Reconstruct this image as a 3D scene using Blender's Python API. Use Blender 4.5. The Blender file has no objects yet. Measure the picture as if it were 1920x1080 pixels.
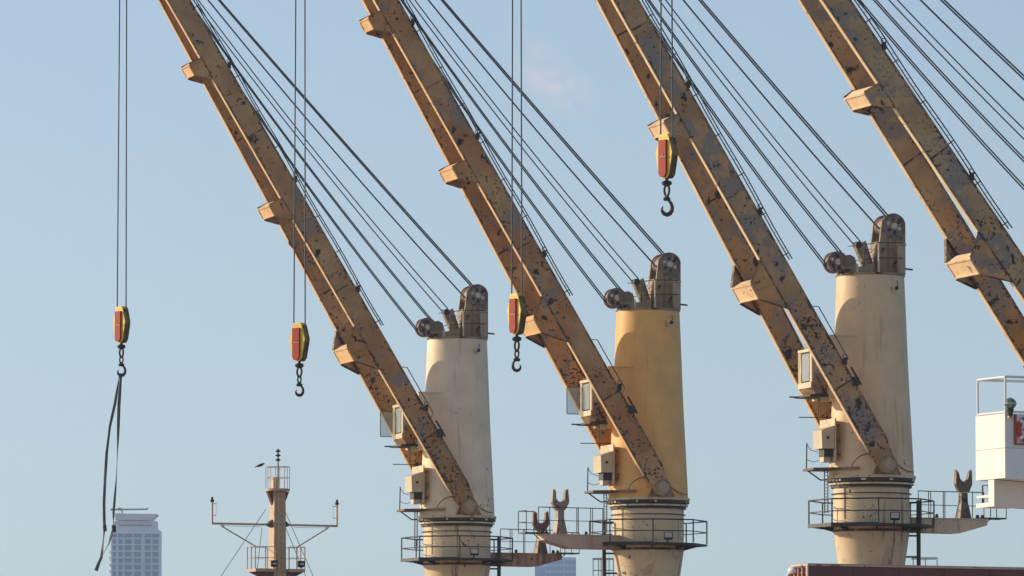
import bpy, bmesh, math, random
from mathutils import Vector, Matrix

# ------------------------------------------------------------------ camera, sky, sun, exposure
SC = bpy.context.scene
FPX = 12266.0                     # focal length in photo pixels (1920 wide)
PITCH = math.atan(990 / FPX)      # horizon lies at y = 1530 of the 1080 px frame
CAMZ = 5.0
SUN_EL, SUN_BETA = math.radians(16), math.radians(23)   # low sun, left and a little behind the ship

cam_d = bpy.data.cameras.new('camera'); cam = bpy.data.objects.new('camera', cam_d)
SC.collection.objects.link(cam)
cam_d.sensor_width = 36.0; cam_d.lens = FPX / 1920 * 36.0
cam_d.clip_start = 1.0; cam_d.clip_end = 60000
cam.location = (0, 0, CAMZ); cam.rotation_euler = (math.pi / 2 + PITCH, 0, 0)
SC.camera = cam

world = bpy.data.worlds.new('World'); SC.world = world; world.use_nodes = True
wn, wl = world.node_tree.nodes, world.node_tree.links
wn.clear()
wout = wn.new('ShaderNodeOutputWorld'); wbg = wn.new('ShaderNodeBackground')
sky = wn.new('ShaderNodeTexSky'); sky.sky_type = 'NISHITA'; sky.sun_disc = False
sun_dir = Vector((-math.cos(SUN_BETA) * math.cos(SUN_EL), math.sin(SUN_BETA) * math.cos(SUN_EL), math.sin(SUN_EL)))
sky.sun_elevation = SUN_EL
sky.sun_rotation = math.atan2(sun_dir.x, sun_dir.y)
sky.altitude = 0; sky.air_density = 1.3; sky.dust_density = 0.5; sky.ozone_density = 2.2
wtc = wn.new('ShaderNodeTexCoord'); wva = wn.new('ShaderNodeVectorMath'); wva.operation = 'ADD'
wva.inputs[1].default_value = (0, 0, 0.12)       # the eye stands a little above the thickest ground air
wl.new(wtc.outputs['Generated'], wva.inputs[0]); wl.new(wva.outputs[0], sky.inputs[0])
# one faint wisp of warm cloud high over the middle crane
wgeo = wn.new('ShaderNodeVectorMath'); wgeo.operation = 'SUBTRACT'
_cd = Vector(((1032 - 960) / FPX, math.cos(PITCH) - (540 - 140) / FPX * math.sin(PITCH), math.sin(PITCH) + (540 - 140) / FPX * math.cos(PITCH))).normalized()
wgeo.inputs[1].default_value = _cd; wl.new(wtc.outputs['Generated'], wgeo.inputs[0])
wmap = wn.new('ShaderNodeMapping'); wmap.vector_type = 'TEXTURE'; wmap.inputs['Rotation'].default_value = (0, math.radians(42), 0); wmap.inputs['Scale'].default_value = (0.0105, 0.05, 0.0052)
wl.new(wgeo.outputs[0], wmap.inputs['Vector'])
wlen = wn.new('ShaderNodeVectorMath'); wlen.operation = 'LENGTH'; wl.new(wmap.outputs[0], wlen.inputs[0])
wnz = wn.new('ShaderNodeTexNoise'); wnz.inputs['Scale'].default_value = 190.0; wnz.inputs['Detail'].default_value = 7; wnz.inputs['Distortion'].default_value = 0.6; wl.new(wtc.outputs['Generated'], wnz.inputs['Vector'])
wmr = wn.new('ShaderNodeMapRange'); wmr.interpolation_type = 'SMOOTHSTEP'; wmr.inputs[1].default_value = 1.0; wmr.inputs[2].default_value = 0.0
wl.new(wlen.outputs['Value'], wmr.inputs[0])
wmu = wn.new('ShaderNodeMath'); wmu.operation = 'MULTIPLY'; wl.new(wmr.outputs[0], wmu.inputs[0])
wnr = wn.new('ShaderNodeMapRange'); wnr.inputs[1].default_value = 0.36; wnr.inputs[2].default_value = 0.68; wnr.inputs[4].default_value = 0.95
wl.new(wnz.outputs['Fac'], wnr.inputs[0]); wl.new(wnr.outputs[0], wmu.inputs[1])
wmx = wn.new('ShaderNodeMix'); wmx.data_type = 'RGBA'; wl.new(wmu.outputs[0], wmx.inputs[0]); wl.new(sky.outputs[0], wmx.inputs[6]); wmx.inputs[7].default_value = (4.0, 3.8, 4.1, 1)
wti = wn.new('ShaderNodeMix'); wti.data_type = 'RGBA'; wti.blend_type = 'MULTIPLY'; wti.inputs[0].default_value = 1.0
wti.inputs[7].default_value = (1.07, 0.965, 0.99, 1)   # white balance of the whole sky
wl.new(wmx.outputs[2], wti.inputs[6]); wl.new(wti.outputs[2], wbg.inputs[0]); wbg.inputs[1].default_value = 0.135
wl.new(wbg.outputs[0], wout.inputs[0])

sl = bpy.data.lights.new('sun', 'SUN'); sl.energy = 3.5; sl.angle = math.radians(0.5); sl.color = (1.0, 0.80, 0.54)
sun = bpy.data.objects.new('sun', sl); SC.collection.objects.link(sun)
sun.rotation_euler = sun_dir.to_track_quat('Z', 'Y').to_euler()
sun.location = (-60, 30, 80)

SC.view_settings.view_transform = 'Standard'; SC.view_settings.look = 'None'
SC.view_settings.exposure = 0.4; SC.view_settings.gamma = 1.0
SC.render.engine = 'CYCLES'
SC.cycles.use_denoising = True
SC.cycles.max_bounces = 5; SC.cycles.volume_bounces = 0

# ------------------------------------------------------------------ helpers
K = 307.0 / FPX                   # metres per photo pixel at the first crane
COL = SC.collection
rng = random.Random(7)

def W(px, py, Y):
    """world point on the plane y = Y seen at photo pixel (px, py): used to turn measured positions into metres"""
    dx, dy = (px - 960) / FPX, (540 - py) / FPX
    c, s = math.cos(PITCH), math.sin(PITCH)
    d = Vector((dx, c - dy * s, s + dy * c))
    return Vector((0, 0, CAMZ)) + d * (Y / d.y)

class MB:
    def __init__(s, k=1.0):
        s.v, s.f, s.sm, s.k = [], [], [], k
    def add(s, vs, fs, smooth=False):
        o = len(s.v); s.v += [Vector(p) * s.k for p in vs]
        for f in fs:
            s.f.append([i + o for i in f]); s.sm.append(smooth)
        return s
    def hexa(s, a, b):            # two quads
        return s.add(list(a) + list(b), [(0, 1, 2, 3), (7, 6, 5, 4), (0, 4, 5, 1), (1, 5, 6, 2), (2, 6, 7, 3), (3, 7, 4, 0)])
    def box(s, lo, hi):
        (x0, y0, z0), (x1, y1, z1) = lo, hi
        return s.hexa([(x0, y0, z0), (x1, y0, z0), (x1, y1, z0), (x0, y1, z0)], [(x0, y0, z1), (x1, y0, z1), (x1, y1, z1), (x0, y1, z1)])
    def prism(s, poly, off):      # 3d polygon swept by off
        n = len(poly); off = Vector(off); a = [Vector(p) for p in poly]; b = [p + off for p in a]
        return s.add(a + b, [tuple(range(n)), tuple(range(2 * n - 1, n - 1, -1))] + [(i, (i + 1) % n, n + (i + 1) % n, n + i) for i in range(n)])
    def bar(s, p0, p1, w, h, up=(0, 0, 1)):
        p0, p1 = Vector(p0), Vector(p1); d = (p1 - p0).normalized(); up = Vector(up)
        if abs(d.dot(up)) > 0.95: up = Vector((1, 0, 0))
        a = d.cross(up).normalized() * w / 2; b = a.cross(d).normalized() * h / 2
        q = lambda p: [p - a - b, p + a - b, p + a + b, p - a + b]
        return s.hexa(q(p0), q(p1))
    def tube(s, pts, r, n=8, closed=False):
        pts = [Vector(p) for p in pts]; m = len(pts); rings = []
        ref = Vector((0.123, 0.456, 0.879))
        for i, p in enumerate(pts):
            if closed: t = pts[(i + 1) % m] - pts[i - 1]
            else: t = pts[min(i + 1, m - 1)] - pts[max(i - 1, 0)]
            t.normalize(); a = t.cross(ref).normalized(); b = t.cross(a)
            rr = r[i] if isinstance(r, (list, tuple)) else r
            rings.append([p + (a * math.cos(2 * math.pi * j / n) + b * math.sin(2 * math.pi * j / n)) * rr for j in range(n)])
        vs = [q for g in rings for q in g]; fs = []
        for i in range(m if closed else m - 1):
            k = (i + 1) % m
            fs += [(i * n + j, i * n + (j + 1) % n, k * n + (j + 1) % n, k * n + j) for j in range(n)]
        s.add(vs, fs, True)
        if not closed:
            s.add(rings[0], [tuple(range(n))]); s.add(rings[-1], [tuple(range(n))])
        return s
    def lathe(s, prof, n=48, c=(0, 0, 0), axis='z'):
        c = Vector(c)
        def P(r, z, a):
            x, y = r * math.cos(a), r * math.sin(a)
            return c + (Vector((x, y, z)) if axis == 'z' else Vector((x, z, y)) if axis == 'y' else Vector((z, x, y)))
        for (r0, z0), (r1, z1) in zip(prof, prof[1:]):
            if r0 < 1e-6 and r1 < 1e-6: continue
            A = [P(r0, z0, 2 * math.pi * j / n) for j in range(n)]; B = [P(r1, z1, 2 * math.pi * j / n) for j in range(n)]
            if r0 < 1e-6: s.add([P(0, z0, 0)] + B, [(0, 1 + j, 1 + (j + 1) % n) for j in range(n)], True)
            elif r1 < 1e-6: s.add([P(0, z1, 0)] + A, [(0, 1 + j, 1 + (j + 1) % n) for j in range(n)], True)
            else: s.add(A + B, [(j, (j + 1) % n, n + (j + 1) % n, n + j) for j in range(n)], abs(z1 - z0) > 1e-6)
        return s
    def ball(s, c, r, n=12, sc=(1, 1, 1)):
        c = Vector(c); vs = []; fs = []; m = n // 2
        for i in range(m + 1):
            t = math.pi * i / m
            for j in range(n):
                a = 2 * math.pi * j / n
                vs.append(c + Vector((r * math.sin(t) * math.cos(a) * sc[0], r * math.sin(t) * math.sin(a) * sc[1], r * math.cos(t) * sc[2])))
        for i in range(m):
            fs += [(i * n + j, i * n + (j + 1) % n, (i + 1) * n + (j + 1) % n, (i + 1) * n + j) for j in range(n)]
        return s.add(vs, fs, True)
    def mesh(s, name):
        me = bpy.data.meshes.new(name); me.from_pydata([tuple(p) for p in s.v], [], s.f)
        me.polygons.foreach_set('use_smooth', s.sm)
        bm = bmesh.new(); bm.from_mesh(me); bmesh.ops.recalc_face_normals(bm, faces=bm.faces); bm.to_mesh(me); bm.free()
        return me
    def obj(s, name, mat, parent=None, loc=(0, 0, 0), rz=0.0):
        return link(name, s.mesh(name), mat, parent, loc, rz)

def link(name, me, mat, parent=None, loc=(0, 0, 0), rz=0.0):
    if mat is not None and not me.materials: me.materials.append(mat)
    o = bpy.data.objects.new(name, me); COL.objects.link(o)
    o.parent = parent; o.location = loc; o.rotation_euler = (0, 0, rz)
    return o

def empty(name, loc, rz=0.0):
    o = bpy.data.objects.new(name, None); COL.objects.link(o); o.location = loc; o.rotation_euler = (0, 0, rz)
    o.empty_display_size = 0.5
    return o

def tag(o, label=None, cat=None, group=None, kind=None):
    for k, v in (('label', label), ('category', cat), ('group', group), ('kind', kind)):
        if v: o[k] = v
    return o

# ------------------------------------------------------------------ materials
def nodes(name):
    m = bpy.data.materials.new(name); m.use_nodes = True
    nt = m.node_tree; b = nt.nodes['Principled BSDF']
    return m, nt, b

def plain(name, col, rough=0.6, metal=0.0, var=0.15, scale=3.0):
    m, nt, b = nodes(name); N, L = nt.nodes, nt.links
    tc = N.new('ShaderNodeTexCoord'); nz = N.new('ShaderNodeTexNoise'); nz.inputs['Scale'].default_value = scale; nz.inputs['Detail'].default_value = 5
    L.new(tc.outputs['Object'], nz.inputs['Vector'])
    mr = N.new('ShaderNodeMapRange'); mr.inputs[1].default_value = 0.3; mr.inputs[2].default_value = 0.7
    mr.inputs[3].default_value = 1 - var; mr.inputs[4].default_value = 1 + var
    L.new(nz.outputs['Fac'], mr.inputs[0])
    mx = N.new('ShaderNodeMix'); mx.data_type = 'RGBA'; mx.blend_type = 'MULTIPLY'; mx.inputs[0].default_value = 1
    mx.inputs[6].default_value = (*col, 1); L.new(mr.outputs[0], mx.inputs[7])
    L.new(mx.outputs[2], b.inputs['Base Color']); b.inputs['Roughness'].default_value = rough; b.inputs['Metallic'].default_value = metal
    return m

def paint(name, base, patch=None, patch_t=0.58, spot_t=0.70, spot_scale=2.2, streak=0.0, streak_t=0.6, rust=(0.16, 0.055, 0.02),
          dark=(0.022, 0.014, 0.011), tone=0.14, tone2=None, tone2_t=0.5, seed=0.0, pscale=0.55, rough=0.55, chips=0.0, foot=None, edge=None):
    """weathered ship's paint: tone drift, worn patches of undercoat, rust pits, vertical rust runs"""
    m, nt, b = nodes(name); N, L = nt.nodes, nt.links
    tc = N.new('ShaderNodeTexCoord')
    mp = N.new('ShaderNodeMapping'); mp.inputs['Location'].default_value = (seed * 3.7, seed * 1.3, seed * 5.1)
    L.new(tc.outputs['Object'], mp.inputs['Vector'])
    def noise(scale, detail=5, rough_=0.55, vec=None, dist=0.0):
        n = N.new('ShaderNodeTexNoise'); n.inputs['Scale'].default_value = scale; n.inputs['Detail'].default_value = detail
        n.inputs['Roughness'].default_value = rough_; n.inputs['Distortion'].default_value = dist
        L.new(vec or mp.outputs[0], n.inputs['Vector']); return n.outputs['Fac']
    def thr(x, a, bb, lo=0.0, hi=1.0):
        r = N.new('ShaderNodeMapRange'); r.inputs[1].default_value = a; r.inputs[2].default_value = bb
        r.inputs[3].default_value = lo; r.inputs[4].default_value = hi
        L.new(x, r.inputs[0]); return r.outputs[0]
    def mix(f, a, c, mode='MIX'):
        x = N.new('ShaderNodeMix'); x.data_type = 'RGBA'; x.blend_type = mode
        if isinstance(f, float): x.inputs[0].default_value = f
        else: L.new(f, x.inputs[0])
        for i, q in ((6, a), (7, c)):
            if isinstance(q, tuple): x.inputs[i].default_value = (*q, 1)
            else: L.new(q, x.inputs[i])
        return x.outputs[2]
    def math_(op, a, c):
        x = N.new('ShaderNodeMath'); x.operation = op
        for i, q in ((0, a), (1, c)):
            if isinstance(q, float): x.inputs[i].default_value = q
            else: L.new(q, x.inputs[i])
        return x.outputs[0]
    col = base
    if tone2: col = mix(thr(noise(0.35, 4), tone2_t - 0.08, tone2_t + 0.08), col, tone2)
    drift = thr(noise(0.9, 6), 0.3, 0.7, 1 - tone, 1 + tone)
    col = mix(1.0, col, drift, 'MULTIPLY')
    if patch:
        big = noise(pscale, 6, 0.62, dist=0.4)
        edge_ = math_('ADD', big, math_('MULTIPLY', math_('SUBTRACT', noise(4.0, 4), 0.5), 0.22))
        col = mix(thr(edge_, patch_t, patch_t + 0.03, 0.0, 0.8), col, patch)
    if streak > 0:
        sm = N.new('ShaderNodeMapping'); sm.inputs['Scale'].default_value = (3.2, 3.2, 0.22); sm.inputs['Location'].default_value = (seed, seed * 2, seed)
        L.new(tc.outputs['Object'], sm.inputs['Vector'])
        st = thr(noise(1.0, 6, 0.6, sm.outputs[0]), streak_t, streak_t + 0.14, 0.0, streak)
        col = mix(st, col, rust)
    sp = noise(spot_scale, 4, 0.5, dist=0.3)
    clus = thr(noise(0.4, 3), 0.3, 0.7, -0.07, 0.07)
    spv = math_('ADD', sp, clus)
    halo = thr(spv, spot_t - 0.05, spot_t + 0.01, 0.0, 0.55)
    col = mix(halo, col, rust)
    pit = thr(spv, spot_t, spot_t + 0.03)
    col = mix(pit, col, dark)
    if chips > 0:
        ch = math_('ADD', noise(7.5, 3, 0.55, dist=0.6), thr(noise(0.55, 3), 0.35, 0.68, -0.10, 0.06))
        if foot:                  # more paint lost low down, round the hinges and flanges
            sx = N.new('ShaderNodeSeparateXYZ'); L.new(tc.outputs['Object'], sx.inputs[0])
            ch = math_('ADD', ch, thr(sx.outputs['Z'], foot[0], foot[1], 0.085, 0.0))
        if edge:                  # and along the edges of the girder
            dt = N.new('ShaderNodeVectorMath'); dt.operation = 'DOT_PRODUCT'; L.new(tc.outputs['Object'], dt.inputs[0]); dt.inputs[1].default_value = edge[0]
            ab = math_('ABSOLUTE', math_('SUBTRACT', dt.outputs['Value'], edge[1]), 0.0)
            near = math_('MULTIPLY', thr(ab, edge[2] - 0.13, edge[2] - 0.02, 0.0, 0.15), thr(ab, edge[2] + 0.03, edge[2] + 0.06, 1.0, 0.0))
            ch = math_('ADD', ch, near)
        col = mix(thr(ch, chips - 0.03, chips, 0.0, 0.7), col, rust)
        col = mix(thr(ch, chips, chips + 0.015), col, dark)
    L.new(col, b.inputs['Base Color'])
    b.inputs['Roughness'].default_value = rough
    bp = N.new('ShaderNodeBump'); bp.inputs['Strength'].default_value = 0.35; bp.inputs['Distance'].default_value = 0.02
    hh = math_('SUBTRACT', math_('MULTIPLY', noise(6.0, 4), 0.3), pit)
    L.new(hh, bp.inputs['Height']); L.new(bp.outputs[0], b.inputs['Normal'])
    return m

def glass(name, tint=(0.75, 0.86, 0.88), alpha=0.45):
    m, nt, b = nodes(name); N, L = nt.nodes, nt.links
    out = N['Material Output']; tr = N.new('ShaderNodeBsdfTransparent'); tr.inputs[0].default_value = (*tint, 1)
    b.inputs['Base Color'].default_value = (0.52, 0.55, 0.53, 1); b.inputs['Roughness'].default_value = 0.12  # pale grey body colour stands in for sky reflected in the panes
    mx = N.new('ShaderNodeMixShader'); mx.inputs[0].default_value = alpha
    L.new(tr.outputs[0], mx.inputs[1]); L.new(b.outputs[0], mx.inputs[2]); L.new(mx.outputs[0], out.inputs[0])
    return m

GREY = (0.235, 0.20, 0.18)
M = {}
M['rope'] = plain('rope_steel', (0.085, 0.10, 0.12), 0.7)
M['dark'] = plain('dark_steel', (0.03, 0.028, 0.028), 0.6, var=0.3)
M['rail'] = plain('rail_steel', (0.022, 0.023, 0.027), 0.55, var=0.2)
M['mach'] = paint('machinery_paint', (0.36, 0.26, 0.14), patch=(0.15, 0.11, 0.075), patch_t=0.53, spot_t=0.64, streak=0.6, streak_t=0.5, pscale=1.0, seed=3)
M['sheave'] = paint('sheave_steel', (0.25, 0.175, 0.14), patch=(0.11, 0.08, 0.07), patch_t=0.5, spot_t=0.66, pscale=1.5, seed=5)
M['rust'] = paint('rusted_steel', (0.19, 0.085, 0.035), patch=(0.09, 0.045, 0.03), patch_t=0.5, spot_t=0.64, streak=0.7, streak_t=0.45, pscale=1.2, seed=9)
M['rustarm'] = paint('rust_streaked_arm', (0.50, 0.27, 0.14), patch=(0.30, 0.13, 0.06), patch_t=0.52, spot_t=0.68, streak=0.9, streak_t=0.48, rust=(0.22, 0.08, 0.03), pscale=1.2, seed=19)
M['seam'] = paint('weld_rust', (0.06, 0.03, 0.018), patch=(0.36, 0.22, 0.10), patch_t=0.52, pscale=1.6, spot_t=0.6, seed=2)
M['edge'] = paint('edge_rust', (0.40, 0.25, 0.11), patch=(0.05, 0.026, 0.016), patch_t=0.50, pscale=0.9, spot_t=0.6, seed=12)
M['creambox'] = paint('cream_box_paint', (0.62, 0.53, 0.36), spot_t=0.76, streak=0.4, streak_t=0.66, seed=4)
M['glass'] = glass('cab_glass', alpha=0.62)
M['pane'] = glass('clear_pane', (0.86, 0.92, 0.93), 0.3)
M['white'] = paint('white_ship_paint', (0.78, 0.77, 0.74), spot_t=0.80, streak=0.25, streak_t=0.66, tone=0.05, seed=6)
M['lampw'] = plain('lamp_face', (0.55, 0.56, 0.55), 0.3)

# ------------------------------------------------------------------ setting: sea, hull and deck of the ship
AX = Vector((8.7, -18.0, 0)).normalized()       # fore-to-aft axis of the ship, comes towards the camera on the right
TR = Vector((-AX.y, AX.x, 0))                    # athwartships, to the right and away: (.9, .43)
SHIP_RZ = math.atan2(TR.y, TR.x)
DECK = 8.5
water, nt, b = nodes('sea_water')
b.inputs['Base Color'].default_value = (0.03, 0.05, 0.055, 1); b.inputs['Roughness'].default_value = 0.12
N_, L_ = nt.nodes, nt.links
tcw = N_.new('ShaderNodeTexCoord'); nw = N_.new('ShaderNodeTexNoise'); nw.inputs['Scale'].default_value = 0.6; nw.inputs['Detail'].default_value = 6
bw_ = N_.new('ShaderNodeBump'); bw_.inputs['Strength'].default_value = 0.6; bw_.inputs['Distance'].default_value = 0.3
L_.new(tcw.outputs['Object'], nw.inputs['Vector']); L_.new(nw.outputs['Fac'], bw_.inputs['Height']); L_.new(bw_.outputs[0], b.inputs['Normal'])
R_ = 6000
tag(MB().add([(-R_, -R_, 0), (R_, -R_, 0), (R_, R_, 0), (-R_, R_, 0)], [(0, 1, 2, 3)]).obj('water', water), kind='structure')

c1 = Vector((-2.58, 307.0, 0))
def ship(t, w, z):                # t metres aft of the first crane, w metres to the right of the centre line
    return c1 + AX * t + TR * w + Vector((0, 0, z))
hm = MB()
hull_poly = [(-62, 0), (-50, -7), (-34, -11.5), (-20, -12.5), (128, -12.5), (130, -11), (130, 11), (128, 12.5), (-20, 12.5), (-34, 11.5), (-50, 7)]
hm.prism([ship(t, w, -0.6) for t, w in hull_poly], (0, 0, DECK + 0.6))
M['hull'] = paint('hull_paint', (0.09, 0.03, 0.03), spot_t=0.72, streak=0.4, seed=8)
tag(hm.obj('ship_hull', M['hull']), kind='structure')

# the quay apron, unseen, added to bounce warm light onto the shaded sides
M['bounce_quay'] = plain('bounce_concrete', (0.66, 0.55, 0.42), .85, 0, .12, .15)
tag(MB().prism([ship(t, w, -1) for t, w in ((-2500, -13.6), (2500, -13.6), (2500, -2500), (-2500, -2500))], (0, 0, 4.3)).obj('bounce_quay', M['bounce_quay']), kind='structure')

# ------------------------------------------------------------------ cranes
LJ = 1270.0                       # jib length, in first-crane photo pixels (x K = 31.8 m)
HB, WB = 18.8, 4.2               # half height and half width of a jib girder
def NS(s): return 80.0 - 0.0516 * s

def handrail(parent, pts, h, mat, name='handrail', closed=False, mids=1, r=0.022, post_r=0.026, skip=()):
    """pts: metre points of the post feet; one rail mesh with a child per post"""
    up = Vector((0, 0, h)); P = [Vector(p) for p in pts]
    m = MB(); mid = []
    loop = P + [P[0]] if closed else P
    for lv in [1.0] + [i / (mids + 1) for i in range(1, mids + 1)]:
        for a, c in zip(loop, loop[1:]):
            if lv == 1.0: m.tube([a + up, c + up], r, 6)
            else: mid.append((a, c, lv))
    o = m.obj(name, mat, parent)
    for a, c, lv in mid: MB().tube([a + up * lv, c + up * lv], r * 0.75, 6).obj('mid_rail', mat, o)
    pm = MB().tube([(0, 0, 0), (0, 0, h)], post_r, 6).mesh('post')
    for i, p in enumerate(P):
        if i in skip: continue
        link('post', pm, mat, o, p)
    return o

def make_crane(ix, px, Y, phi, theta, tower_mat, jib_mat, sunlit_jib_mat, ped_mat, arm, label, visor, hook_y, octo):
    ph = math.radians(phi); th = math.radians(theta); psi = math.pi + ph
    ring_z = 18.95
    base = W(px, 968, Y); base = Vector((base.x, Y, ring_z))
    root = empty('deck_crane', (base.x, base.y, DECK), psi)
    tag(root, label, 'crane', 'deck cranes in a row along the ship')
    zo = ring_z - DECK
    body = lambda: MB(K)
    OFF = (0, 0, zo)
    def part(mb, name, mat, parent=None):
        o = mb.obj(name, mat, parent or root)
        if parent is None: o.location = OFF
        return o
    inv = lambda wz: wz - psi     # local z rotation that gives world rotation wz
    # --- pedestal, slewing ring, tower
    ped = part(body().lathe([(0, -420), (60, -420), (50, -175), (52, -165), (63, -88), (63, -16), (0, -16)], 64), 'pedestal', ped_mat)
    part(body().lathe([(64.2, -90), (64.2, -86)], 64).lathe([(63, -90), (64.2, -90)], 64).lathe([(64.2, -86), (63, -86)], 64), 'weld_band', M['seam'], ped)
    part(body().tube([(66 * math.cos(a), 66 * math.sin(a), -27) for a in [2 * math.pi * i / 40 for i in range(40)]], 0.8, 6, True), 'hoop_rail', M['rail'], ped)
    part(body().lathe([(0, -17), (67, -17), (67, -12.5), (69.5, -12.5), (69.5, -9.5), (66, -9.5), (66, -7.5), (72, -7.5), (72, -2.2), (0, -2.2)], 64), 'slewing_ring', M['dark'])
    fl = part(body().lathe([(73.5, -2), (74, 2.5), (71, 2.5)], 64).lathe([(70.4, -12.4), (70.4, -9.6)], 64), 'ring_flange', ped_mat)
    for i in range(9):           # loose bolt covers showing as pale pieces round the ring
        a = 2 * math.pi * (i + rng.random() * 0.7) / 9; w = 0.02 + 0.10 * rng.random() ** 2
        q = [Vector((72.6 * math.cos(a + d), 72.6 * math.sin(a + d), z)) for d, z in ((-w, -6.5), (w, -6.5), (w, -3.2), (-w, -3.2))]
        part(body().prism(q, (0.5 * math.cos(a), 0.5 * math.sin(a), 0)), 'bolt_cover', ped_mat, fl)
    tower = part(body().lathe([(70.5, 2.6), (69.5, 30), (62.5, 168), (57.5, 300), (56, 334), (0, 334)], 72), 'tower', tower_mat)
    # front housing behind the cab
    hs = part(body().box((20, -42, 128), (88, 42, 231)), 'front_housing', tower_mat)
    part(body().box((40, -43.5, 231.2), (89.5, 43.5, 233)), 'housing_roof', tower_mat, hs)
    # flood lamp on the tower
    lp = part(body().ball((-20, 59.5, 313), 4.6, 12).box((-23, 54, 305), (-17, 60, 309)), 'round_lamp', M['creambox'])
    part(body().ball((-22.5, 63, 311.5), 3.6, 10).tube([(-26, 60, 316), (-25, 58, 324)], 0.8, 6), 'lamp_bracket', M['dark'], lp)
    # --- tower head machinery
    part(body().lathe([(57.5, 334.2), (57.5, 337.5), (0, 337.5)], 48), 'head_plate', M['mach'])
    def plate(pts, y0, y1, name, mat, parent=None):
        return part(body().prism([(x, y0, z) for x, z in pts], (0, y1 - y0, 0)), name, mat, parent)
    arc = lambda cx, cz, r, a0, a1, n=12: [(cx + r * math.cos(math.radians(a0 + (a1 - a0) * i / n)), cz + r * math.sin(math.radians(a0 + (a1 - a0) * i / n))) for i in range(n + 1)]
    T = 337.6
    SX, SZ = -33.0, T + 80          # upper sheave
    LX, LZ = 62.0, T + 19           # lower sheave
    blk = [(-53, T), (-53, SZ - 4)] + arc(SX + 2, SZ, 24, 200, 40, 14)[::1] + [(-3, SZ - 30), (0, T)]
    for sy in (-1, 1):
        plate([(-54, T), (-54, SZ + 6), (-50, SZ + 14)] + arc(SX, SZ, 21.5, 130, -5, 12) + [(-8, SZ - 30), (-2, T)], 20 * sy - 2, 20 * sy + 2, 'sheave_cheek', M['mach'])
    part(body().box((-50, -17, T), (-6, 17, SZ - 26)), 'sheave_pedestal', M['mach'])
    def sheave(cx, cz, r, hw, name):
        o = part(body().lathe([(0, -hw), (r * 0.8, -hw), (r, -hw), (r, -hw * .5), (r * .9, -hw * .4), (r * .9, hw * .4), (r, hw * .5), (r, hw), (r * .8, hw), (0, hw)], 32, (cx, 0, cz), 'y'), name, M['sheave'])
        part(body().lathe([(0, hw + 3.2), (5.2, hw + 3.2), (5.2, hw - 1)], 16, (cx, 0, cz), 'y').lathe([(0, -hw - 3.2), (5.2, -hw - 3.2), (5.2, -hw + 1)], 16, (cx, 0, cz), 'y'), 'hub', M['creambox'], o)
        for i in range(6):
            a = 2 * math.pi * i / 6 + 0.4
            part(body().lathe([(0, hw + .5), (3.0, hw + .5), (3.0, hw)], 10, (cx + 10.6 * math.cos(a), 0, cz + 10.6 * math.sin(a)), 'y'), 'spoke_hole', M['dark'] if i % 3 else M['creambox'], o)
        return o
    sheave(SX, SZ, 19.5, 23.5, 'upper_sheave')
    sheave(LX, LZ, 17.8, 13, 'lower_sheave')
    for sy in (-1, 1):
        plate([(LX - 4, LZ - 10), (LX - 2, LZ + 9), (LX - 20, LZ + 12), (LX - 28, LZ + 8), (LX - 36, T), (LX - 12, T)], 16 * sy - 1.5, 16 * sy + 1.5, 'bracket', M['mach'])
    plate([(50, T), (40, T + 8), (0, T + 18), (0, T)], -24, 24, 'winch_foot', M['mach'])
    # rope anchor arm
    an = part(body().hexa([(-4, -8, T + 12), (13, -8, T + 14), (13, 8, T + 14), (-4, 8, T + 12)], [(10, -6, T + 56), (28, -6, T + 46), (28, 6, T + 46), (10, 6, T + 56)]), 'rope_anchor', M['mach'])
    part(body().lathe([(0, -9), (5.5, -9), (5.5, 9), (0, 9)], 14, (23, 0, T + 49), 'y'), 'anchor_pin', M['dark'], an)
    # posts, tank and rails on the head
    for fx, fy, r, h, nm in ((0, 40, 1.6, 49, 'post'), (37, 38, 1.6, 14, 'post'), (0, -40, 1.6, 49, 'post')):
        part(body().tube([(fx, fy, T), (fx, fy, T + h)], r, 8), nm, M['creambox'])
    tk = part(body().lathe([(0, T), (7, T), (7, T + 46), (8.5, T + 47), (8.5, T + 50), (0, T + 50)], 16, (-41, 36, 0)), 'breather_tank', M['jpale'])
    for lv in (25, 50):
        part(body().tube([(24, -42, T + lv), (0, 42, T + lv), (-40, 46, T + lv), (-57, 10, T + lv), (-57, -20, T + lv)], 0.75, 6), 'head_rail', M['rail'])
    part(body().tube([(22, 30, T + 40), (22, 30, T + 10)], 0.6, 5).tube([(22, 30, T + 40), (8, 30, T + 40)], 0.6, 5), 'rail_frame', M['rail'])
    part(body().tube([(-50, 20, T + 10), (-66, 24, T + 8)], 1.5, 6), 'drain_spout', M['dark'])
    # --- jib
    H0 = Vector((1, 0, 18)); u = Vector((math.cos(th), 0, math.sin(th))); n = Vector((math.sin(th), 0, -math.cos(th)))
    J = lambda s, p, N: H0 + u * s + n * p + Vector((0, N, 0))
    girders = []
    for sy in (1, -1):
        m = body(); stn = [(-12, 9), (4, 14), (34, HB), (600, HB), (1150, HB), (LJ, 13)]
        rings = []
        for s, h in stn:
            N = NS(s) * sy
            rings.append([J(s, -h, N - WB), J(s, -h, N + WB), J(s, h, N + WB), J(s, h, N - WB)])
        vs = [p for r in rings for p in r]; fs = [(0, 1, 2, 3), tuple(4 * (len(rings) - 1) + i for i in (3, 2, 1, 0))]
        for i in range(len(rings) - 1):
            fs += [(4 * i + j, 4 * i + (j + 1) % 4, 4 * i + 4 + (j + 1) % 4, 4 * i + 4 + j) for j in range(4)]
        m.add(vs, fs)
        g = part(m, 'jib_girder', jib_mat); girders.append(g)
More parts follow.
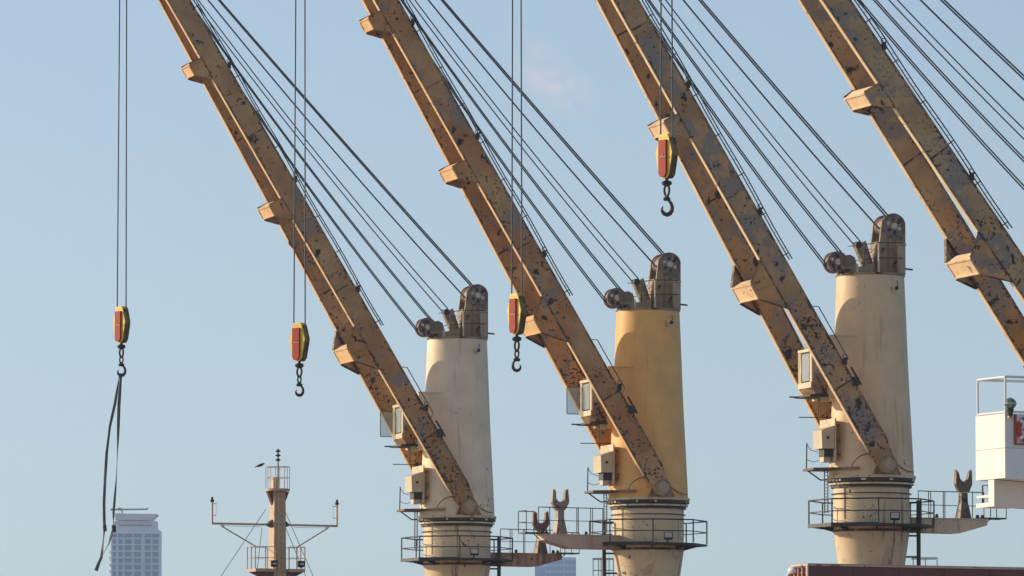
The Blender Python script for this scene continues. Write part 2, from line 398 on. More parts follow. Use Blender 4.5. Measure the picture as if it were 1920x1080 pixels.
        for side, nm in ((1, 'lower_flange'), (-1, 'upper_flange')):
            fm = body()
            for s0, s1 in ([(34, 305), (398, 626), (672, 926), (972, 1240)] if side == 1 else [(34, 1240)]):
                a, c = [], []
                for s, L in ((s0, a), (s1, c)):
                    N = NS(s) * sy; q0, q1 = HB * side + 0.1 * side, (HB + 1.4) * side
                    L += [J(s, q0, N - WB - 0.4), J(s, q0, N + WB + 0.4), J(s, q1, N + WB + 0.4), J(s, q1, N - WB - 0.4)]
                fm.hexa(a, c)
            part(fm, nm, sunlit_jib_mat if side == 1 else jib_mat, g)
        for s in (150 + 35 * (ix % 2), 470 + 20 * ix, 800 + 13 * ix):
            N = NS(s) * sy; mm = body()
            for face in (-1, 1):
                y = N + face * (WB + 0.05)
                mm.prism([J(s, -HB, y), J(s + 2, -HB, y), J(s + 1 + 3 * rng.random(), HB, y), J(s - 1, HB, y)], (0, 0.35 * face, 0))
            part(mm, 'weld_seam', M['seam'], g)
        for face in (-1, 1):
            for p in (-HB + 1.0, HB - 1.0):
                mm = body(); a, c = [], []
                for s, Lq in ((36, a), (1240, c)):
                    y = NS(s) * sy + face * (WB + 0.02)
                    Lq += [J(s, p - .8, y), J(s, p + .8, y), J(s, p + .8, y + .3 * face), J(s, p - .8, y + .3 * face)]
                mm.hexa(a, c); part(mm, 'edge_weld', M['edge'], g)
        # hinge eye and pin
        part(body().lathe([(0, -WB - 2), (15, -WB - 2), (15, WB + 2), (0, WB + 2)], 24, J(0, 0, NS(0) * sy), 'y'), 'hinge_eye', M['mach'], g)
        part(body().lathe([(0, WB + 5), (8.5, WB + 5), (8.5, WB + 1), (11.5, WB + 1), (11.5, WB + 2.6), (8.6, WB + 2.6)], 20, J(0, 0, NS(0) * sy), 'y'), 'hinge_pin', M['jpale'], g)
    for sy in (1, -1):            # hinge lugs on the turntable
        y = (NS(0) + (WB + 6) * -1) * sy
        part(body().prism([(24, y, 2.8), (14, y, 24), (5, y, 32), (-6, y, 32), (-14, y, 22), (-26, y, 2.8)], (0, 3 * sy, 0)), 'hinge_lug', M['mach'])
    # transverse frames between the girders
    for s_mid, big in ((950, 0), (650, 0), (352, 1)):
        if big: s0, s1, f0, f1, pf, inn = 305, 398, 341, 369, 29.0, 0.70
        else: s0, s1, f0, f1, pf, inn = s_mid - 24, s_mid + 22, s_mid - 1, s_mid + 21, 25.0, 0.78
        Nf = (NS(s_mid) + WB) * inn
        cb = part(body().hexa([J(f0, HB + pf, -Nf), J(f1, HB + pf, -Nf), J(f1 + 1, HB + pf - 19, -Nf), J(f0 - 3, HB + pf - 19, -Nf)],
                              [J(f0, HB + pf, Nf), J(f1, HB + pf, Nf), J(f1 + 1, HB + pf - 19, Nf), J(f0 - 3, HB + pf - 19, Nf)]), 'cross_beam', sunlit_jib_mat)
        fr = body(); e = 2.0      # raised rim round the front face
        for a0, b0, a1, b1 in ((f0, -Nf, f0 + e, Nf), (f1 - e, -Nf, f1, Nf), (f0 + e, -Nf, f1 - e, -Nf + e), (f0 + e, Nf - e, f1 - e, Nf)):
            fr.hexa([J(a0, HB + pf + .05, b0), J(a1, HB + pf + .05, b0), J(a1, HB + pf + .05, b1), J(a0, HB + pf + .05, b1)],
                    [J(a0, HB + pf + 1.3, b0), J(a1, HB + pf + 1.3, b0), J(a1, HB + pf + 1.3, b1), J(a0, HB + pf + 1.3, b1)])
        part(fr, 'front_rim', sunlit_jib_mat, cb)
        for sy in (1, -1):
            Nb = lambda s: (NS(s) + WB - 0.5) * sy
            q = [J(s0, HB + 0.3, Nb(s0)), J(s1, HB + 0.3, Nb(s1)), J(f1 + 2, HB + pf - 1, Nf * sy), J(f0 - 2, HB + pf - 1, Nf * sy)]
            part(body().prism(q, (0, 1.2 * sy, 0)), 'gusset_plate', jib_mat, cb)
            o_ = Vector((0, 0.8 * sy, 0))
            for e0, e1 in ((q[0], q[3]), (q[1], q[2])):
                part(body().bar(e0 + o_, e1 + o_, 5.0 if big else 3.5, 1.2, n.cross(Vector((0, 1, 0)))), 'gusset_rim', M['seam'] if big else M['edge'], cb)
            if big:               # stiffener and rusted weld line where the plate meets the girder
                part(body().bar(q[0].lerp(q[1], .5) + o_ * 1.6, q[3].lerp(q[2], .5) + o_ * 1.6, 3.0, 1.2), 'stiffener', jib_mat, cb)
                part(body().bar(q[0] + o_ * 1.2, q[1] + o_ * 1.2, 2.0, 2.2, n), 'weld_seam', M['seam'], cb)
    # jib head (out of the picture)
    tipN = NS(LJ)
    part(body().hexa([J(LJ - 30, -14, -tipN), J(LJ - 30, -14, tipN), J(LJ - 30, 14, tipN), J(LJ - 30, 14, -tipN)],
                     [J(LJ + 4, -10, -tipN), J(LJ + 4, -10, tipN), J(LJ + 4, 10, tipN), J(LJ + 4, 10, -tipN)]), 'jib_head', jib_mat)
    hd = J(LJ, 4, 0)
    part(body().lathe([(0, -9), (18, -9), (18, 9), (0, 9)], 24, hd, 'y'), 'head_sheave', M['sheave'])
    # ladder on the back of the near girder
    lad = body(); s0, s1 = 372, 1215
    for off in (-7, 7):
        pts = []
        for i in range(29):
            s = s0 + (s1 - s0) * i / 28; pts.append(J(s, -HB - 10.5 + 0.9 * math.sin(i * 0.9), NS(s) + off))
        lad.tube(pts, 1.0, 6)
    for i in range(56):
        s = s0 + 6 + (s1 - s0 - 12) * i / 55; lad.tube([J(s, -HB - 10.5 + 0.9 * math.sin((i / 55 * 28) * 0.9), NS(s) - 7), J(s, -HB - 10.5 + 0.9 * math.sin((i / 55 * 28) * 0.9), NS(s) + 7)], 0.35, 4)
    ld = part(lad, 'jib_ladder', M['rail'])
    for i in range(12):
        s = s0 + 12 + i * 75
        part(body().bar(J(s, -HB, NS(s) + 7), J(s, -HB - 10, NS(s) + 7), 1.6, 1.6), 'standoff', M['rail'], ld)
    for s in (200 - 8 * ix, 455 + 6 * ix, 690 + 8 * ix, 935 - 7 * ix):     # rope guides
        g = part(body().bar(J(s - 6, -HB, NS(s) + 6), J(s + 4, -HB - 6, NS(s) + 6), 6, 5).bar(J(s + 2, -HB, NS(s) + 6), J(s + 2, -HB - 9, NS(s) + 6), 4, 3), 'rope_guide', M['dark'])
        part(body().tube([J(s + 6 + 4 * math.cos(a), -HB - 6 + 4 * math.sin(a), NS(s) + 8) for a in [i * math.pi / 5 for i in range(10)]], 0.8, 5, True), 'guide_roller', M['dark'], g)
    # hand loop and hydraulic stub at the foot of the near girder
    part(body().tube([J(288, -HB, NS(288) + 11), J(283, -HB - 8, NS(283) + 11), J(185, -HB - 8, NS(185) + 11), J(180, -HB, NS(180) + 11)], 0.9, 6), 'grab_loop', M['rust'])
    part(body().bar(J(140, -HB + 3, NS(140) + 9), J(152, -HB - 5, NS(152) + 9), 4, 10).tube([J(136, -HB - 6, NS(136) + 9), J(170, -HB - 6, NS(170) + 9)], 1.8, 6), 'hose_clamp', M['dark'])
    part(body().tube([(30 + 34 * math.cos(a) , 72, 2 + 34 * math.sin(a)) for a in [math.radians(8 + i * 7) for i in range(12)]], 0.9, 6), 'hose', M['rust'])
    part(body().tube([(-18 - 36 * i / 8, 72 - i * 2.2, 20 - 12 * math.sin(i / 8 * 1.7)) for i in range(9)], 0.9, 6), 'hose', M['rust'])
    # luffing and hoisting ropes from tower head to jib head
    def rope(p0, p1, sag, r=1.05, name='luffing_rope', mat=None):
        p0, p1 = Vector(p0), Vector(p1); pts = []
        for i in range(25):
            t = i / 24; pts.append(p0.lerp(p1, t) + Vector((0, 0, -4 * sag * t * (1 - t))))
        part(body().tube(pts, r, 6), name, mat or M['rope'])
    tipc = J(LJ, -2, 0); tipb = J(LJ - 4, -30, 0)
    for y in (-5.5, 5.5):
        rope((LX + 8, y, LZ - 16), tipc + Vector((0, y * 0.5, 0)), 26, 1.2)
        rope((LX - 13, y, LZ + 12), tipc + Vector((-6, y * 0.5, 0)), 24, 1.2)
    rope((25, -4, T + 47), tipc + Vector((-8, -4, 2)), 20, 1.1); rope((19, 5, T + 54), tipc + Vector((-12, 4, 4)), 20, 1.1)
    rope((SX + 18, 4, SZ - 4), tipc + Vector((-16, 4, 8)), 15, 1.45)
    for y in (-7, 5):
        rope((SX + 3, y, SZ + 19), tipb + Vector((0, y * 0.6, 0)), 5, 1.4)
    # --- operator's cab
    cab = part(body().box((88.3, -32, 146), (116, 32, 156)), 'operator_cab', jib_mat)
    part(body().box((116.1, -31, 146.5), (117, 31, 155.8)), 'front_apron', M['creambox'], cab)
    part(body().box((88.3, -32, 206.1), (117, 32, 211)), 'cab_roof', M['creambox'], cab)
    for (fx, fy) in ((114.5, -30.5), (114.5, 30.5), (90, 30.5), (90, -30.5)):
        part(body().box((fx - 1.6, fy - 1.6, 156), (fx + 1.6, fy + 1.6, 206)), 'pillar', M['creambox'], cab)
    part(body().box((114.2, -20.5, 158), (114.9, 20.5, 204)), 'window_pane', M['glass'], cab)
    for fy0, fy1 in ((-29, -20.6), (20.6, 29)): part(body().box((113.6, fy0, 156.1), (115.4, fy1, 206)), 'window_frame', M['creambox'], cab)
    part(body().tube([(115.6, -20.4, 157.6), (115.6, 20.4, 157.6), (115.6, 20.4, 204.4), (115.6, -20.4, 204.4)], 0.7, 5, True), 'window_seal', M['dark'], cab)
    part(body().box((92, 30.2, 170), (112.8, 30.9, 205)), 'window_pane', M['glass'], cab)
    part(body().box((92, 29.6, 156.1), (112.8, 31.4, 169.8)), 'side_panel', jib_mat, cab)
    part(body().box((94, -12, 150), (106, 12, 182)), 'seat', M['dark'], cab)
    part(body().box((99, -6, 211.2), (108, 8, 214)).tube([(100, 0, 214), (118, 2, 219)], 0.7, 5).tube([(96, 8, 217), (118, -12, 213)], 0.7, 5), 'wiper_box', M['creambox'], cab)
    part(body().prism([(88.3, -30, 145.8), (116, -30, 145.8), (108, -30, 136), (88.3, -30, 136)], (0, 60, 0)), 'cab_footing', jib_mat, cab)
    fp = part(body().box((60, -38, 131.5), (121, 38, 134.5)), 'cab_platform', M['dark'])
    part(body().tube([(120, -20, 133), (136, -20, 133)], 1.3, 6), 'step_bar', M['rail'], fp)
    part(body().tube([(100, 18, 131), (100, 18, 100)], 0.9, 6).tube([(100, 26, 131), (100, 26, 96)], 0.9, 6), 'conduit', M['rust'], fp)
    part(body().box((84, 10, 124), (98, 30, 131.2)), 'bracket', M['creambox'], fp)
    part(body().tube([(62, -10, 100), (118, -26, 100)], 0.8, 6), 'antenna_rod', M['rail'])
    if visor:
        z0, z1 = 152, 200
        v = part(body().tube([(118, -32, z0), (140, -32, z0), (141, -32, z0 + 2), (141, -32, z1 - 3), (139, -32, z1), (118, -32, z1)], 0.7, 6), 'open_window_frame', M['rail'])
        part(body().box((118.5, -32.2, z0 + .5), (140.4, -31.8, z1 - .5)), 'window_pane', M['pane'], v)
    # --- electrical cabinet on the front of the turntable
    pl = part(body().box((74, -38, 26), (76.5, 34, 96)), 'mounting_plate', M['creambox'])
    for z in (36, 60, 84):
        part(body().box((66, 24, z - 2), (74, 30, z + 2)), 'lug', M['rust'], pl)
    cb = part(body().prism([(77, 32, 46), (98, 32, 46), (99, 32, 76), (77, 32, 84)], (0, -42, 0)), 'switch_cabinet', M['creambox'])
    part(body().box((78, 2, 33), (93, 27, 45.8)), 'cable_gland', M['dark'], cb)
    part(body().box((80, 4, 24), (92, 22, 32.8)), 'cable_tray', M['creambox'], cb)
    part(body().lathe([(0, 2.5), (2.2, 2.5), (2.2, 0)], 10, (88, 32, 64), 'y'), 'door_knob', M['dark'], cb)
    sp = part(body().prism([(58, -30, 11), (108, -34, 11), (108, 16, 11), (70, 40, 11), (46, 66, 11), (42, 56, 11), (58, 30, 11)], (0, 0, 4)), 'service_platform', M['rust'])
    part(body().tube([(104, -28, 15), (103, -28, 58)], 1.1, 6), 'post', M['rail'], sp)
    part(body().tube([(103, -28, 56), (98, -24, 46), (90, -10, 42)], 0.6, 5).tube([(103, -28, 30), (95, -18, 26), (84, 4, 30)], 0.6, 5), 'cable', M['rope'], sp)
    part(body().tube([(104, -20, 11), (86, -10, -4), (76, -6, -4)], 1.2, 6), 'brace', M['rail'], sp)
    ladm = body()
    for y in (4, 20): ladm.tube([(84, y, 11), (84, y, -60)], 0.9, 6)
    for z in range(-58, 10, 5): ladm.tube([(84, 4, z), (84, 20, z)], 0.6, 5)
    part(ladm, 'access_ladder', M['rail'])
    # --- gallery round the pedestal (does not slew: kept square to the ship)
    def fixed(mb, name, mat, parent=None):
        o = mb.obj(name, mat, parent or root)
        if parent is None: o.location = OFF; o.rotation_euler = (0, 0, inv(0.0))
        return o
    RO = 97 / math.cos(math.pi / 8)
    oct_ = [(RO * math.cos(octo + math.pi / 4 * i), RO * math.sin(octo + math.pi / 4 * i)) for i in range(8)]
    gm = body()
    for i in range(8):
        (x0, y0), (x1, y1) = oct_[i], oct_[(i + 1) % 8]
        a0, a1 = math.atan2(y0, x0), math.atan2(y1, x1)
        gm.hexa([(x0, y0, -82), (x1, y1, -82), (61 * math.cos(a1), 61 * math.sin(a1), -82), (61 * math.cos(a0), 61 * math.sin(a0), -82)],
                [(x0, y0, -78.6), (x1, y1, -78.6), (61 * math.cos(a1), 61 * math.sin(a1), -78.6), (61 * math.cos(a0), 61 * math.sin(a0), -78.6)])
    gal = fixed(gm, 'gallery', M['rail'])
    sk = body()
    for i in range(8):
        if (i % 8) in (3, 4) : sk.bar((*oct_[i], -80), (*oct_[(i + 1) % 8], -80), 2, 6)
    fixed(sk, 'toe_board', M['rail'], gal)
    posts = []
    for i in range(8):
        (x0, y0), (x1, y1) = oct_[i], oct_[(i + 1) % 8]
        posts += [Vector((x0, y0, -78.6)) * K * 0.99]
    hr = handrail(root, posts, 40 * K, M['rail'], closed=True, r=0.03, post_r=0.032); hr.location = OFF; hr.rotation_euler = (0, 0, inv(0.0))
    for i in range(8):            # brackets below the gallery
        a = octo + math.pi / 4 * i
        fixed(body().prism([(62 * math.cos(a), 62 * math.sin(a), -82.3), (90 * math.cos(a), 90 * math.sin(a), -82.3), (62 * math.cos(a), 62 * math.sin(a), -90)], (1.2 * -math.sin(a), 1.2 * math.cos(a), 0)), 'bracket', M['rail'], gal)
    fx, fy = 33, -98
    fl = fixed(body().hexa([(fx - 8, fy - 4, -72), (fx + 8, fy - 4, -72), (fx + 7, fy + 4, -74), (fx - 7, fy + 4, -74)], [(fx - 8, fy - 6, -61), (fx + 8, fy - 6, -61), (fx + 7, fy + 3, -61), (fx - 7, fy + 3, -61)]).bar((fx - 3, fy, -82), (fx, fy, -73), 4, 3), 'flood_light', M['dark'])
    fixed(body().hexa([(fx - 6.4, fy - 4.6, -70.5), (fx + 6.4, fy - 4.6, -70.5), (fx + 6.4, fy - 4.1, -70.5), (fx - 6.4, fy - 4.1, -70.5)], [(fx - 6.4, fy - 6.4, -62), (fx + 6.4, fy - 6.4, -62), (fx + 6.4, fy - 5.9, -62), (fx - 6.4, fy - 5.9, -62)]), 'lamp_glass', M['lampw'], fl)
    # --- side arm with the jib rest
    if arm:
        ang = SHIP_RZ if arm > 0 else SHIP_RZ + math.pi
        rest_m = M['rust'] if ix == 0 else M['restgrey'] if ix == 1 else M['restbrown']
        am = M['rustarm'] if ix == 0 else M['armpaint'] if ix == 1 else ped_mat
        def armp(mb, name, mat, parent=None):
            o = mb.obj(name, mat, parent or root)
            if parent is None: o.location = OFF; o.rotation_euler = (0, 0, inv(ang))
            return o
        XE = 190 / 0.9
        bm_ = armp(body().prism([(55, -16, -66), (XE, -16, -66), (XE, -16, -75), (XE - 52, -16, -89), (55, -16, -89)], (0, 32, 0)), 'side_arm', am)
        armp(body().box((64, -17.5, -65.8), (XE + 2, 17.5, -64)), 'arm_top_plate', am if ix != 1 else M['creambox'], bm_)
        armp(body().box((XE - 10, -15, -63.9), (XE + 38, 15, -61.6)), 'end_grating', M['rail'], bm_)
        for x in (XE + 4, XE + 22):
            armp(body().bar((x, 10, -62), (x - 14, 10, -74), 1.4, 1.4), 'grating_strut', M['rail'], bm_)
        h_a = handrail(root, [Vector((x, 24 if x > 100 else 20, -64)) * K for x in (100, 122, 126, 150, 153, 182, 206, 228)], 46 * K, M['rail'], r=0.02, post_r=0.02)
        h_b = handrail(root, [Vector((x, -17, -64)) * K for x in (XE + 6, XE + 36)] + [Vector((XE + 36, 15, -64)) * K], 40 * K, M['rail'], r=0.02, post_r=0.02)
        for h_ in (h_a, h_b): h_.location = OFF; h_.rotation_euler = (0, 0, inv(ang))
        for x in (118, 196, 205):
            armp(body().lathe([(0, -57), (2.5, -58), (3.2, -62), (2, -64)], 10, (x, -10, 0)), 'bollard', M['dark'], bm_)
        # jib rest, set square to the view of the jib it carries
        fxx = 157 / 0.9
        fk = [(-16, 80), (-18, 56), (-10, 43), (10, 43), (18, 56), (16, 80), (10, 76)] + [(10 * math.cos(a), 67 + 10 * math.sin(a)) for a in [-math.pi * i / 10 for i in range(1, 10)]] + [(-10, 76)]
        if ix == 2: fk = [(-16, 82), (-17, 58), (-10, 44), (10, 44), (17, 58), (16, 82), (11, 76), (8, 66), (0, 60), (-8, 66), (-11, 76)]
        ft = armp(body().prism([(fxx + x * .92, -4, z - 64) for x, z in fk], (0, 8, 0)), 'jib_rest', rest_m)
        armp(body().hexa([(fxx - 11, -9, -63.8), (fxx + 11, -9, -63.8), (fxx + 11, 9, -63.8), (fxx - 11, 9, -63.8)], [(fxx - 6, -5.4, -36), (fxx + 6, -5.4, -36), (fxx + 6, 5.4, -36), (fxx - 6, 5.4, -36)])
             .hexa([(fxx - 6, -5.4, -36), (fxx + 6, -5.4, -36), (fxx + 6, 5.4, -36), (fxx - 6, 5.4, -36)], [(fxx - 6, -5, -20.8), (fxx + 6, -5, -20.8), (fxx + 6, 5, -20.8), (fxx - 6, 5, -20.8)]), 'rest_foot', rest_m, ft)
        # stand pipe beside the pedestal
        sx = 69 / 0.9
        pm_ = armp(body().tube([(sx, -22, -410), (sx, -22, -36)], 3.6, 10), 'stand_pipe', M['rail'])
        for z in (-40, -95, -130, -200):
            armp(body().bar((sx, -22, z), (52, -14, z), 3, 3), 'pipe_clamp', M['rail'], pm_)
        for z in range(-180, -92, 9):   # rungs on the pedestal cone
            pass
    # --- hook block hanging from the jib head
    hk_local = hd + n * 16
    world_tip = Matrix.Rotation(psi, 4, 'Z') @ (hk_local * K) + Vector((base.x, base.y, ring_z))
    return root, world_tip, psi, base

def jibpaint(i, base, patch_t, spot_t, t2, theta):
    th = math.radians(theta); nv = (math.sin(th), 0, -math.cos(th))
    off = (1 * nv[0] + 18 * nv[2]) * K
    return paint('jib_paint_%d' % i, base, patch=GREY, patch_t=patch_t, spot_t=spot_t, spot_scale=2.6, tone=0.24, tone2=t2, seed=10 + i * 2.3, pscale=0.62,
                 rust=(0.15, 0.055, 0.022), streak=0.0, chips=0.655 if i < 2 else 0.65, foot=(1.0, 11.0), edge=(nv, off, HB * K))
JP = [jibpaint(0, (0.455, 0.27, 0.115), 0.585, 0.665, (0.41, 0.205, 0.075), 59.6), jibpaint(1, (0.48, 0.275, 0.11), 0.57, 0.66, (0.42, 0.185, 0.06), 59.9),
      jibpaint(2, (0.46, 0.285, 0.125), 0.53, 0.65, (0.42, 0.225, 0.085), 59.9), jibpaint(3, (0.48, 0.305, 0.14), 0.53, 0.655, (0.43, 0.235, 0.09), 54.7)]
FP = [paint('jib_sunlit_paint_%d' % i, c, spot_t=0.70, spot_scale=2.0, tone=0.14, seed=60 + i, chips=0.672, rust=(0.3, 0.12, 0.05)) for i, c in enumerate(((0.84, 0.55, 0.29), (0.86, 0.55, 0.27), (0.86, 0.61, 0.36), (0.88, 0.64, 0.38)))]  # jib paint lightened on faces towards the sun, sunlight put into the colour
TP = [paint('tower_paint_cream', (0.83, 0.68, 0.47), spot_t=0.76, spot_scale=1.4, streak=0.5, streak_t=0.57, tone=0.11, rust=(0.36, 0.22, 0.11), seed=21, chips=0.74, foot=(0.1, 2.6)),
      paint('tower_paint_ochre', (0.86, 0.47, 0.14), spot_t=0.77, spot_scale=1.4, streak=0.5, streak_t=0.58, tone=0.11, rust=(0.38, 0.18, 0.06), seed=22, chips=0.75, foot=(0.1, 2.2)),
      paint('tower_paint_buff', (0.76, 0.55, 0.32), spot_t=0.765, spot_scale=1.4, streak=0.5, streak_t=0.57, tone=0.11, rust=(0.36, 0.21, 0.10), seed=23, chips=0.745, foot=(0.1, 2.2))]
TP.append(TP[2])
PP = [paint('pedestal_paint_%d' % i, (0.76, 0.575, 0.34), patch=(0.56, 0.42, 0.26), patch_t=0.6, spot_t=0.715, spot_scale=2.6, streak=0.85, streak_t=0.56, tone=0.12, seed=30 + i, pscale=1.1, chips=0.70) for i in range(3)]
PP.append(PP[2])
M['jpale'] = paint('pale_rusty_paint', (0.42, 0.31, 0.21), spot_t=0.7, streak=0.5, seed=14)
M['restgrey'] = paint('rest_grey_paint', (0.32, 0.25, 0.19), patch=(0.16, 0.075, 0.05), patch_t=0.55, pscale=1.5, spot_t=.66, seed=16, chips=.66)
M['restbrown'] = paint('rest_brown_paint', (0.20, 0.135, 0.075), patch=(0.06, 0.035, 0.025), patch_t=0.54, pscale=1.6, spot_t=.66, seed=17, chips=.66)
M['armpaint'] = paint('arm_paint', (0.60, 0.42, 0.30), spot_t=0.74, streak=0.4, streak_t=0.6, seed=15)

specs = [
    (0, 857.0, 307.0, 17.5, 59.6, 1, 'leftmost ship crane with cream-white tower and rust-spotted buff jib', True),
    (1, 1215.5, 289.6, 17.5, 59.9, -1, 'ship crane with plain ochre-yellow tower, second from the left', True),
    (2, 1634.0, 270.7, 17.5, 59.9, 1, 'ship crane with buff tower behind the maroon hatch cover, third from the left', False),
    (3, 2082.0, 252.5, 19.5, 54.7, 0, 'rightmost ship crane, only its patchy brown jib and ropes in view, sky between the girders', False)]
cranes = []
for ix, px, Y, phi, theta, arm, label, visor in specs:
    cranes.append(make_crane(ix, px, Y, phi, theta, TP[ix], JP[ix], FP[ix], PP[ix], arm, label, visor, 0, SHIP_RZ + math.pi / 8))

# ------------------------------------------------------------------ hook blocks on their hoist ropes
M['hookyellow'] = paint('hook_block_yellow', (0.80, 0.53, 0.05), spot_t=0.74, tone=0.1, seed=41)
M['hookred'] = paint('hook_block_red', (0.33, 0.016, 0.008), spot_t=0.72, tone=0.15, seed=42)
M['hookred'].node_tree.nodes['Principled BSDF'].inputs['Specular IOR Level'].default_value = 0.15
M['hookside'] = paint('hook_block_shaded_side', (0.20, 0.15, 0.03), patch=(0.04, 0.035, 0.025), patch_t=0.5, pscale=2, seed=43)  # yellow darkened for the side turned from the sun, shade in the colour
M['iron'] = plain('black_iron', (0.025, 0.024, 0.026), 0.5, 0.3, 0.3)
M['hookpaint'] = paint('dull_red_hook', (0.075, 0.028, 0.03), patch=(0.025, 0.02, 0.022), patch_t=0.5, pscale=3, seed=44)

def hook_block(pxx, top_y, bot_y, crane, k, label, flip, turn, ring2):
    """pxx/top_y: block's top centre in the photo; k: metres per photo pixel at this crane"""
    root_c, tip, psi, base = crane
    top = W(pxx, top_y, tip.y)
    hb = empty('hook_block', top, turn)
    tag(hb, label, 'hook block', 'hook blocks hanging from the crane jibs')
    B = lambda: MB(k)
    def part(mb, name, mat, parent=None): return mb.obj(name, mat, parent or hb)
    prof = [(-12, 0), (12, 0), (20, -24), (18, -34), (12, -58), (6, -63), (-6, -63), (-12, -58), (-18, -34), (-20, -24)]
    part(B().prism([(x, -6.0, z) for x, z in prof], (0, 1.4, 0)), 'cheek_plate', M['hookyellow'])
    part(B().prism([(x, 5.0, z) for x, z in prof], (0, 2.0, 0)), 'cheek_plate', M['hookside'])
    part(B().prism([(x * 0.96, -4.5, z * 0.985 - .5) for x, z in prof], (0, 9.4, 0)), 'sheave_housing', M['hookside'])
    rp = part(B().prism([(-9, -9.5, -4), (9, -9.5, -4), (9, -9.5, -55), (5, -9.5, -61), (-5, -9.5, -61), (-9, -9.5, -55)], (0, 3.4, 0)), 'red_weight_plate', M['hookred'])
    part(B().box((-9.5, -10.2, -31.5), (9.5, -9.6, -29)).box((2, -10.2, -29), (4, -9.6, -25)), 'plate_band', M['rust'], rp)
    part(B().prism([(-12.5, -6.5, 0.1), (12.5, -6.5, 0.1), (9, -6.5, 5), (-9, -6.5, 5)], (0, 13, 0)), 'top_cap', M['hookyellow'])
    part(B().lathe([(0, -61), (2.6, -61), (2.6, -66), (7, -67.5), (8.2, -70), (7, -73), (3, -75), (0, -75)], 16), 'swivel', M['iron'])
    # ring, link and hook sized to reach bot_y
    Hh = (bot_y - top_y) * (tip.y / FPX) / k
    r1 = 8.5; z1 = -75 - 7
    part(B().tube([(6.0 * math.sin(a) * (1 + 0.12 * math.cos(a)) , 0, z1 + r1 * math.cos(a)) for a in [2 * math.pi * i / 20 for i in range(20)]], 1.9, 8, True), 'shackle', M['iron'])
    z2 = z1 - r1
    if ring2:
        part(B().tube([(0.5 * math.sin(a), 3.4 * math.sin(a), z2 - 4.5 + 6.5 * math.cos(a)) for a in [2 * math.pi * i / 16 for i in range(16)]], 1.6, 8, True), 'chain_link', M['iron'])
        z3 = z2 - 9
    else: z3 = z2 + 1
    hh = (Hh + z3) # remaining height in px
    sgn = flip; bz = -Hh
    prof2 = [(0, 1.0, .085), (.02, .90, .10), (.10, .78, .075), (.20, .64, .085), (.255, .47, .10), (.235, .30, .115), (.15, .16, .12), (.02, .10, .12), (-.12, .14, .11), (-.215, .25, .09), (-.235, .36, .065), (-.20, .46, .035), (-.17, .50, .012)]
    pts = [(x * hh * sgn, 0, bz + z * hh) for x, z, r in prof2]; rad = [r * hh * .92 for x, z, r in prof2]
    hk = part(B().tube(pts, rad, 10), 'hook', M['hookpaint'])
    part(B().lathe([(0, z3 - 2), (4.6, z3 - 2.5), (6, z3 - 5), (4.6, z3 - 8), (0, z3 - 8)], 12), 'collar', M['iron'])
    hk.rotation_euler.z = -turn + 0.12          # the hook's own plane faces about along the ship
    # the two hoist ropes belong to the crane
    rt = Matrix.Rotation(turn, 4, 'Z')
    Mi = (Matrix.Translation(root_c.location) @ Matrix.Rotation(psi, 4, 'Z')).inverted()
    for sx in (-1, 1):
        a = top + rt @ Vector((sx * 15 * k, 0, -6 * k)); c = tip + rt @ Vector((sx * 11 * k, 0, 0))
        c.x += (top.x - tip.x); 
        MB().tube([Mi @ a, Mi @ a.lerp(c, .5), Mi @ c], 0.03, 6).obj('hoist_rope', M['rope'], root_c)
    return hb, top

TURN = -math.radians(53)
k_ = [K, K / 1.06, K / 1.134, K / 1.216]
k_ = [cranes[i][1].y / FPX for i in range(4)]
h1 = hook_block(228, 580, 708, cranes[0], k_[0], 'red and yellow hook block holding the long dangling sling, far left', 1, TURN, True)
h2 = hook_block(561.5, 611, 745, cranes[1], k_[0], 'red and yellow hook block with empty hook, hanging left of the cream crane jib foot', 1, TURN + .12, True)
h3 = hook_block(969, 556, 699, cranes[2], k_[0], 'red and yellow hook block overlapping the jib of the ochre crane', -1, TURN - .05, True)
h4 = hook_block(1250, 258, 408, cranes[3], k_[0], 'highest red and yellow hook block, beside the upper jib of the third crane', 1, TURN, False)
for i, h in enumerate((h1, h2, h3, h4)): print('HOOK', i, h[1], 'tip', cranes[i][1])

# sling on the first hook
M['sling'] = plain('sling_webbing', (0.10, 0.105, 0.11), 0.9, 0, 0.3, 6)
ys = h1[1].y
slg = empty('lifting_sling', W(226, 706, ys)); tag(slg, 'long dark webbing sling hanging from the far left hook', 'sling')
S0 = W(226, 706, ys)
def strap(pxs, r, dy):
    return MB().tube([W(x, y, ys + dy) - S0 for x, y in pxs], r, 6)
def ribbon(pxs, w, dy, tw0, tw1):
    """flat webbing that turns slowly about its length"""
    P = [W(x, y, ys + dy) - S0 for x, y in pxs]; fine = []
    for a, c in zip(P, P[1:]): fine += [a.lerp(c, q / 5) for q in range(5)]
    fine.append(P[-1]); m = MB(); n_ = len(fine); vs = []
    for i_, p in enumerate(fine):
        a = tw0 + (tw1 - tw0) * i_ / (n_ - 1) + 0.5 * math.sin(i_ * 0.45)
        d = Vector((math.cos(a), math.sin(a), 0)) * w / 2; e = Vector((-math.sin(a), math.cos(a), 0)) * 0.012
        vs += [p - d - e, p + d - e, p + d + e, p - d + e]
    fs = [(0, 1, 2, 3), tuple(4 * (n_ - 1) + q for q in (3, 2, 1, 0))]
    for i_ in range(n_ - 1): fs += [(4 * i_ + q, 4 * i_ + (q + 1) % 4, 4 * i_ + 4 + (q + 1) % 4, 4 * i_ + 4 + q) for q in range(4)]
    return m.add(vs, fs)
ribbon([(227, 700), (226, 716), (223, 760), (221, 830), (218, 900), (213, 960), (212, 992), (204, 1020), (190, 1045)], 0.15, 0.0, 0.3, 2.2).obj('strap', M['sling'], slg)
